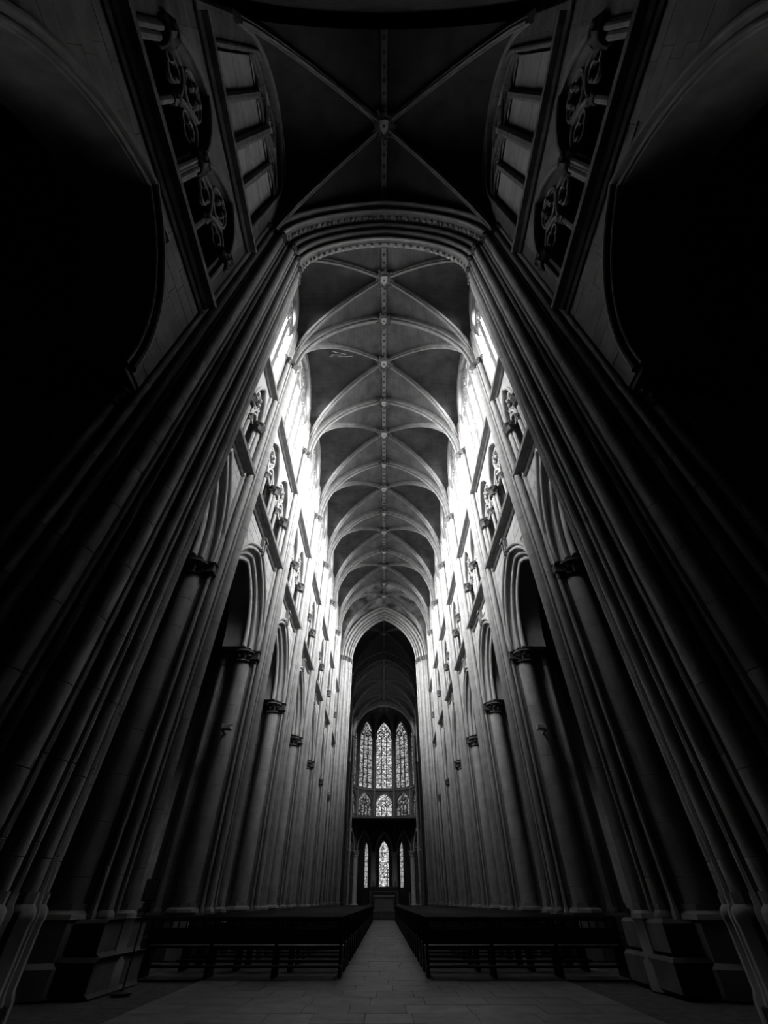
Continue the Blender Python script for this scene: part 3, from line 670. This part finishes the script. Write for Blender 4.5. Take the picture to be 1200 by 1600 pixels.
    for j in range(9):
        h = -HF + 2 * HF * j / 8; zt = 24.0 + 4.0 * max(0, 1 - (abs(h) / HF) ** 2.2) ** .5
        p = Vector(fn(h, zt, 0.05)); q = Vector((0, 82.6, 28.8)); row = []
        for i in range(7):
            u = i / 6; z = p.z + (q.z - p.z) * math.sin(u * PI / 2); xy = p.lerp(q, u); row.append((xy.x, xy.y, z))
        rows.append(row)
    mk('apse_vault', *grid(rows), 'dim', ap)
    return fn
for k in (-2, -1, 0, 1, 2): facet(k)
NAMES = ['far left', 'left outer', 'left inner', 'right inner', 'right outer', 'far right']
for i, k in enumerate((-2.5, -1.5, -.5, .5, 1.5, 2.5)):
    ph = k * PI / 5; x, y = (RA - .1) * math.sin(ph), 82.6 + (RA - .1) * math.cos(ph)
    root = empty('apse_column', (x, y, 0), 'slender column with vault shaft at the %s corner of the apse' % NAMES[i], 'column')
    mk('vault_shaft', *shaft(x, y, .16, 7.4, 23.2, 10), 'dark_rib', root)
    mk('column', *shaft(x, y, .42, .9, 6.5, 16), 'stone', root)
    mk('capital', *capital(x, y, .44, 7.1, .6, 24, 8), 'stone', root); mk('base', *base(x, y, .42, 0, .95), 'stone', root)
    c_ = [Vector((x, y, 23.2)), Vector((x * .93, 82.6 + (y - 82.6) * .93, 25.6)), Vector((x * .65, 82.6 + (y - 82.6) * .65, 27.6)), Vector((x * .3, 82.6 + (y - 82.6) * .3, 28.5)), Vector((0, 82.6, 28.7))]
    dx, dy = math.sin(ph), math.cos(ph)
    pts = [(-(p.x * dx + (p.y - 82.6) * dy), p.z) for p in c_]
    mk('vault_rib', *sweep(pts, [(0.1, -.12), (-.1, -.14), (-.22, 0), (-.1, .14), (.1, .12)], lambda h, v, w_: (-h * dx + dy * w_, 82.6 - h * dy - dx * w_, v)), 'dark_rib', root)
# ambulatory and the windows of the axial chapel seen through the arcade
mk('ceiling_ambulatory', *box(-12, 12, 83, 99, 11.0, 11.2), 'dim', kind='structure', label='dark ceiling of the ambulatory')
mk('wall_ambulatory', *join([box(-12, -1.9, 92.0, 92.3, 0, 11.2), box(1.9 * 1, 12, 92.0, 92.3, 0, 11.2)][0:0] + [box(-12, -4.6, 91, 91.3, 0, 11.2), box(4.6, 12, 91, 91.3, 0, 11.2), box(-12, 12, 98.6, 98.9, 0, 11.2)]), 'dim', kind='structure', label='dark wall of the ambulatory')
for nm, cx, cy, ph, a, gm in (('central', 0, 97, 0, .85, 'stained'), ('left', -3.15, 95.2, -PI / 2.6, .85, 'stained_side'), ('right', 3.15, 95.2, PI / 2.6, .85, 'stained_side')):
    nx, ny = math.sin(ph), math.cos(ph)
    fn = lambda h, v, w_: (cx + nx * w_ + ny * h, cy + ny * w_ - nx * h, v)
    WN[0] += 1; zb, zsp, rise = 2.9, 7.6, 1.6
    root = empty('window_%d' % WN[0], (cx, cy, zb), 'narrow stained glass lancet, %s of the three seen through the apse arcade' % nm, kind='structure')
    for r in range(7):
        za, zc_ = zb + (zsp - zb) * r / 7, zb + (zsp - zb) * (r + 1) / 7
        for q in (-1, 0):
            mk('stained_panel', *grid([[fn(q * a, za, 0), fn(q * a + a, za, 0)], [fn(q * a, zc_, 0), fn(q * a + a, zc_, 0)]]), gm, root)
    V = [fn(h, z, 0) for h, z in arch(a, rise, zsp, 8)]; mk('head_pane', V, [tuple(range(len(V)))], gm, root)
    hw = 2.1; out = arch(a, rise, zsp, 8); hs = [-hw, -a - .001] + [p[0] for p in out] + [a + .001, hw]; zs = [zb, zb] + [p[1] for p in out] + [zb, zb]
    mk('window_wall', *join([grid([[fn(h, z, -.1) for h, z in zip(hs, zs)], [fn(h, 11.1, -.1) for h in hs]]), grid([[fn(-hw, 0, -.1), fn(hw, 0, -.1)], [fn(-hw, zb, -.1), fn(hw, zb, -.1)]])]), 'dim', root)
    mk('window_frame', *sweep(arch(a, rise, zsp, 8, 0, zsp - zb), [(0, .05), (0, -.12), (.12, -.16), (.16, -.1)], fn), 'dark_rib', root)
    mk('saddle_bars', *join([sweep([(-a, zb + (zsp - zb) * r / 7), (a, zb + (zsp - zb) * r / 7)], [(-.03, -.02), (-.03, -.08), (.03, -.08), (.03, -.02)], fn) for r in range(1, 8)]), 'iron', root, kind='stuff')

# ------------------------------------------------------------------ altars and choir furniture
d = tag(mk('altar_dais', *join([box(-3.4, 3.4, 50.6, 60, 0, .17, .02), box(-3.0, 3.0, 51, 60, .17, .34, .02), box(-2.7, 2.7, 51.4, 60, .34, .5, .02)]), 'paver'), 'low stepped stone dais at the crossing beyond the benches', 'dais')
al = empty('altar', (0, 52.6, .5), 'pale stone block altar standing on the stepped dais at the crossing', 'altar')
mk('altar_block', *box(-.88, .88, 52.2, 53.0, .5, 1.42, .02), 'altar', al); mk('altar_slab', *box(-1.0, 1.0, 52.1, 53.1, 1.42, 1.56, .02), 'altar', al)
ha = empty('high_altar', (0, 81.5, 0), 'dark high altar with steps and candle shelf below the apse windows', 'altar')
mk('altar_steps', *join([box(-3.2, 3.2, 80.2, 84, 0, .4, .02), box(-2.8, 2.8, 80.7, 84, .4, .8, .02)]), 'dim', ha)
mk('altar_table', *box(-1.9, 1.9, 81.4, 82.4, .8, 2.2, .03), 'iron', ha); mk('candle_shelf', *box(-2.1, 2.1, 82.1, 82.5, 2.2, 2.75, .03), 'iron', ha)
for i, x in enumerate((-1.7, -1.2, 1.2, 1.7)):
    cd = empty('candlestick', (x, 82.3, 2.75), '%s tall altar candlestick on the dark high altar' % ['outer left', 'inner left', 'inner right', 'outer right'][i], 'candlestick', 'altar candlesticks')
    mk('stem', *lathe(x, 82.3, [(.12, 2.75), (.12, 2.8), (.03, 2.86), (.06, 3.1), (.03, 3.3), (.09, 3.36)], 10), 'iron', cd); mk('candle', *lathe(x, 82.3, [(.035, 3.36), (.035, 3.95), (.01, 3.97)], 8), 'white', cd)
cr = empty('standing_crucifix', (.55, 82.2, 2.75), 'dark standing crucifix on the high altar against the bright lancet', 'cross')
mk('cross_beam', *join([box(.51, .59, 82.17, 82.23, 2.75, 5.0), box(.2, .9, 82.17, 82.23, 4.2, 4.28)]), 'iron', cr)
am = empty('paschal_candle_stand', (2.4, 52.2, .5), 'pale slender candle pillar on the right of the altar dais', 'candle stand')
mk('stand', *lathe(2.4, 52.2, [(.22, .5), (.22, .56), (.1, .62), (.1, 1.0), (.13, 1.04)], 12), 'altar', am); mk('candle', *lathe(2.4, 52.2, [(.09, 1.04), (.09, 1.75), (.01, 1.77)], 10), 'white', am)

# ------------------------------------------------------------------ benches
BM = {}
def bm(key, *a, m='oak'):
    if key not in BM: BM[key] = meshdata(key[0], *box(*a), m)
    return BM[key]
NB = 32
def bench(s, i, y, x0, x1):
    side = SIDE[s]
    where = '%s row from the camera' % ORD[i] if i < 31 else 'last row before the dais'
    root = empty('bench', (s * (x0 + x1) / 2, y, 0), 'dark oak church bench %s of the aisle, %s' % (side, where), 'bench', 'dark oak benches')
    L = x1 - x0; c = s * (x0 + x1) / 2
    inst('seat', bm(('seat', L), -L / 2, L / 2, .02, .42, .42, .46, .008), (c, y, 0), root)
    inst('top_rail', bm(('top_rail', L), -L / 2, L / 2, -.03, .05, .82, .90, .012), (c, y, 0), root)
    inst('back_panel', bm(('back_panel', L), -L / 2, L / 2, -.015, .02, .48, .72, .006), (c, y, 0), root)
    inst('kneeler_rail', bm(('kneeler_rail', L), -L / 2, L / 2, -.30, -.18, .16, .20, .006), (c, y, 0), root)
    for k in range(4):
        x = -L / 2 + .04 + (L - .08) * k / 3
        inst('bench_end' if k in (0, 3) else 'leg', bm(('bench_end' if k in (0, 3) else 'leg', 0), -.03, .03, -.06, .42, 0, .42, .005), (c + x, y, 0), root)
        inst('back_post', bm(('back_post', 0), -.03, .03, -.035, .03, .42, .84, .005), (c + x, y, 0), root)
    if i < 3:
        n = int(L / .17)
        for k in range(n):
            inst('spindle', bm(('spindle', 0), -.014, .014, -.012, .012, .64, .84), (c - L / 2 + L * (k + .5) / n, y, 0), root)
for i in range(NB):
    for s in (-1, 1):
        y = 12.5 + i * 1.08
        bench(s, i, y, 0.86, 4.55 if i else 5.0)
# ------------------------------------------------------------------ small things on the piers
nt_ = empty('notice_stand', (-4.38, 10.5, 0), 'pale paper notice on a slim dark stand beside the first free pier on the left', 'sign')
mk('sheet', *box(-4.48, -4.27, 10.47, 10.485, 1.15, 1.42, .003), 'white', nt_, label='pale sheet of paper')
mk('backing_board', *box(-4.50, -4.25, 10.487, 10.51, 1.13, 1.44, .004), 'iron', nt_); mk('pole', *lathe(-4.38, 10.52, [(.015, .03), (.015, 1.2)], 8), 'iron', nt_)
mk('foot_plate', *lathe(-4.38, 10.52, [(.16, 0), (.16, .02), (.03, .04)], 16), 'iron', nt_)
for s, i in ((-1, 1), (1, 1)):
    y = YB[i] - 1.15
    lp = empty('wall_lamp', (s * 5.6, y, 5.6), 'small bracket spotlight on the second free pier from the camera on the %s' % SIDE[s], 'lamp')
    mk('bracket_arm', *box(s * 5.62, s * 5.68, y - .1, y + .35, 5.45, 5.52), 'string', lp)
    mk('lamp_head', *box(s * 5.38, s * 5.68, y - .22, y - .02, 5.5, 5.68, .03), 'white', lp)

# flaked plaster streaks left on the side web of the first regular bay
pl = empty('plaster_streaks', (-2.9, 13.3, 28.2), 'thin white flaked streaks on the vault left of the third keystone', 'plaster marks')
def web_z(x, y):
    a, hb, yc = 5.3, BAY / 2, 10.9 + BAY / 2; v = y - yc; Ld = math.hypot(a, hb); x0 = a * abs(v) / hb
    Dz = arch_z(x0 / a * Ld, Ld, CRN - SPR, SPR); Wz = SPR + (28.3 - SPR) * max(0, 1 - (abs(v) / hb) ** 2.4) ** .5
    return Dz + (Wz - Dz) * (abs(x) - x0) / (a + .35 - x0)
for x0_, x1_, y0_, y1_ in ((-3.6, -2.9, 13.1, 13.2), (-3.2, -2.2, 13.32, 13.36), (-3.5, -3.1, 12.8, 13.0), (-3.0, -2.6, 13.0, 13.18), (-3.75, -3.5, 13.25, 13.2)):
    V = []
    for dy in (0, .045):
        for dz in (-.05, .02):
            V += [(x0_, y0_ + dy, web_z(x0_, y0_) + dz), (x1_, y1_ + dy, web_z(x1_, y1_) + dz)]
    mk('streak', V, [(0, 1, 3, 2), (4, 6, 7, 5), (0, 4, 5, 1), (2, 3, 7, 6), (0, 2, 6, 4), (1, 5, 7, 3)], 'white', pl)
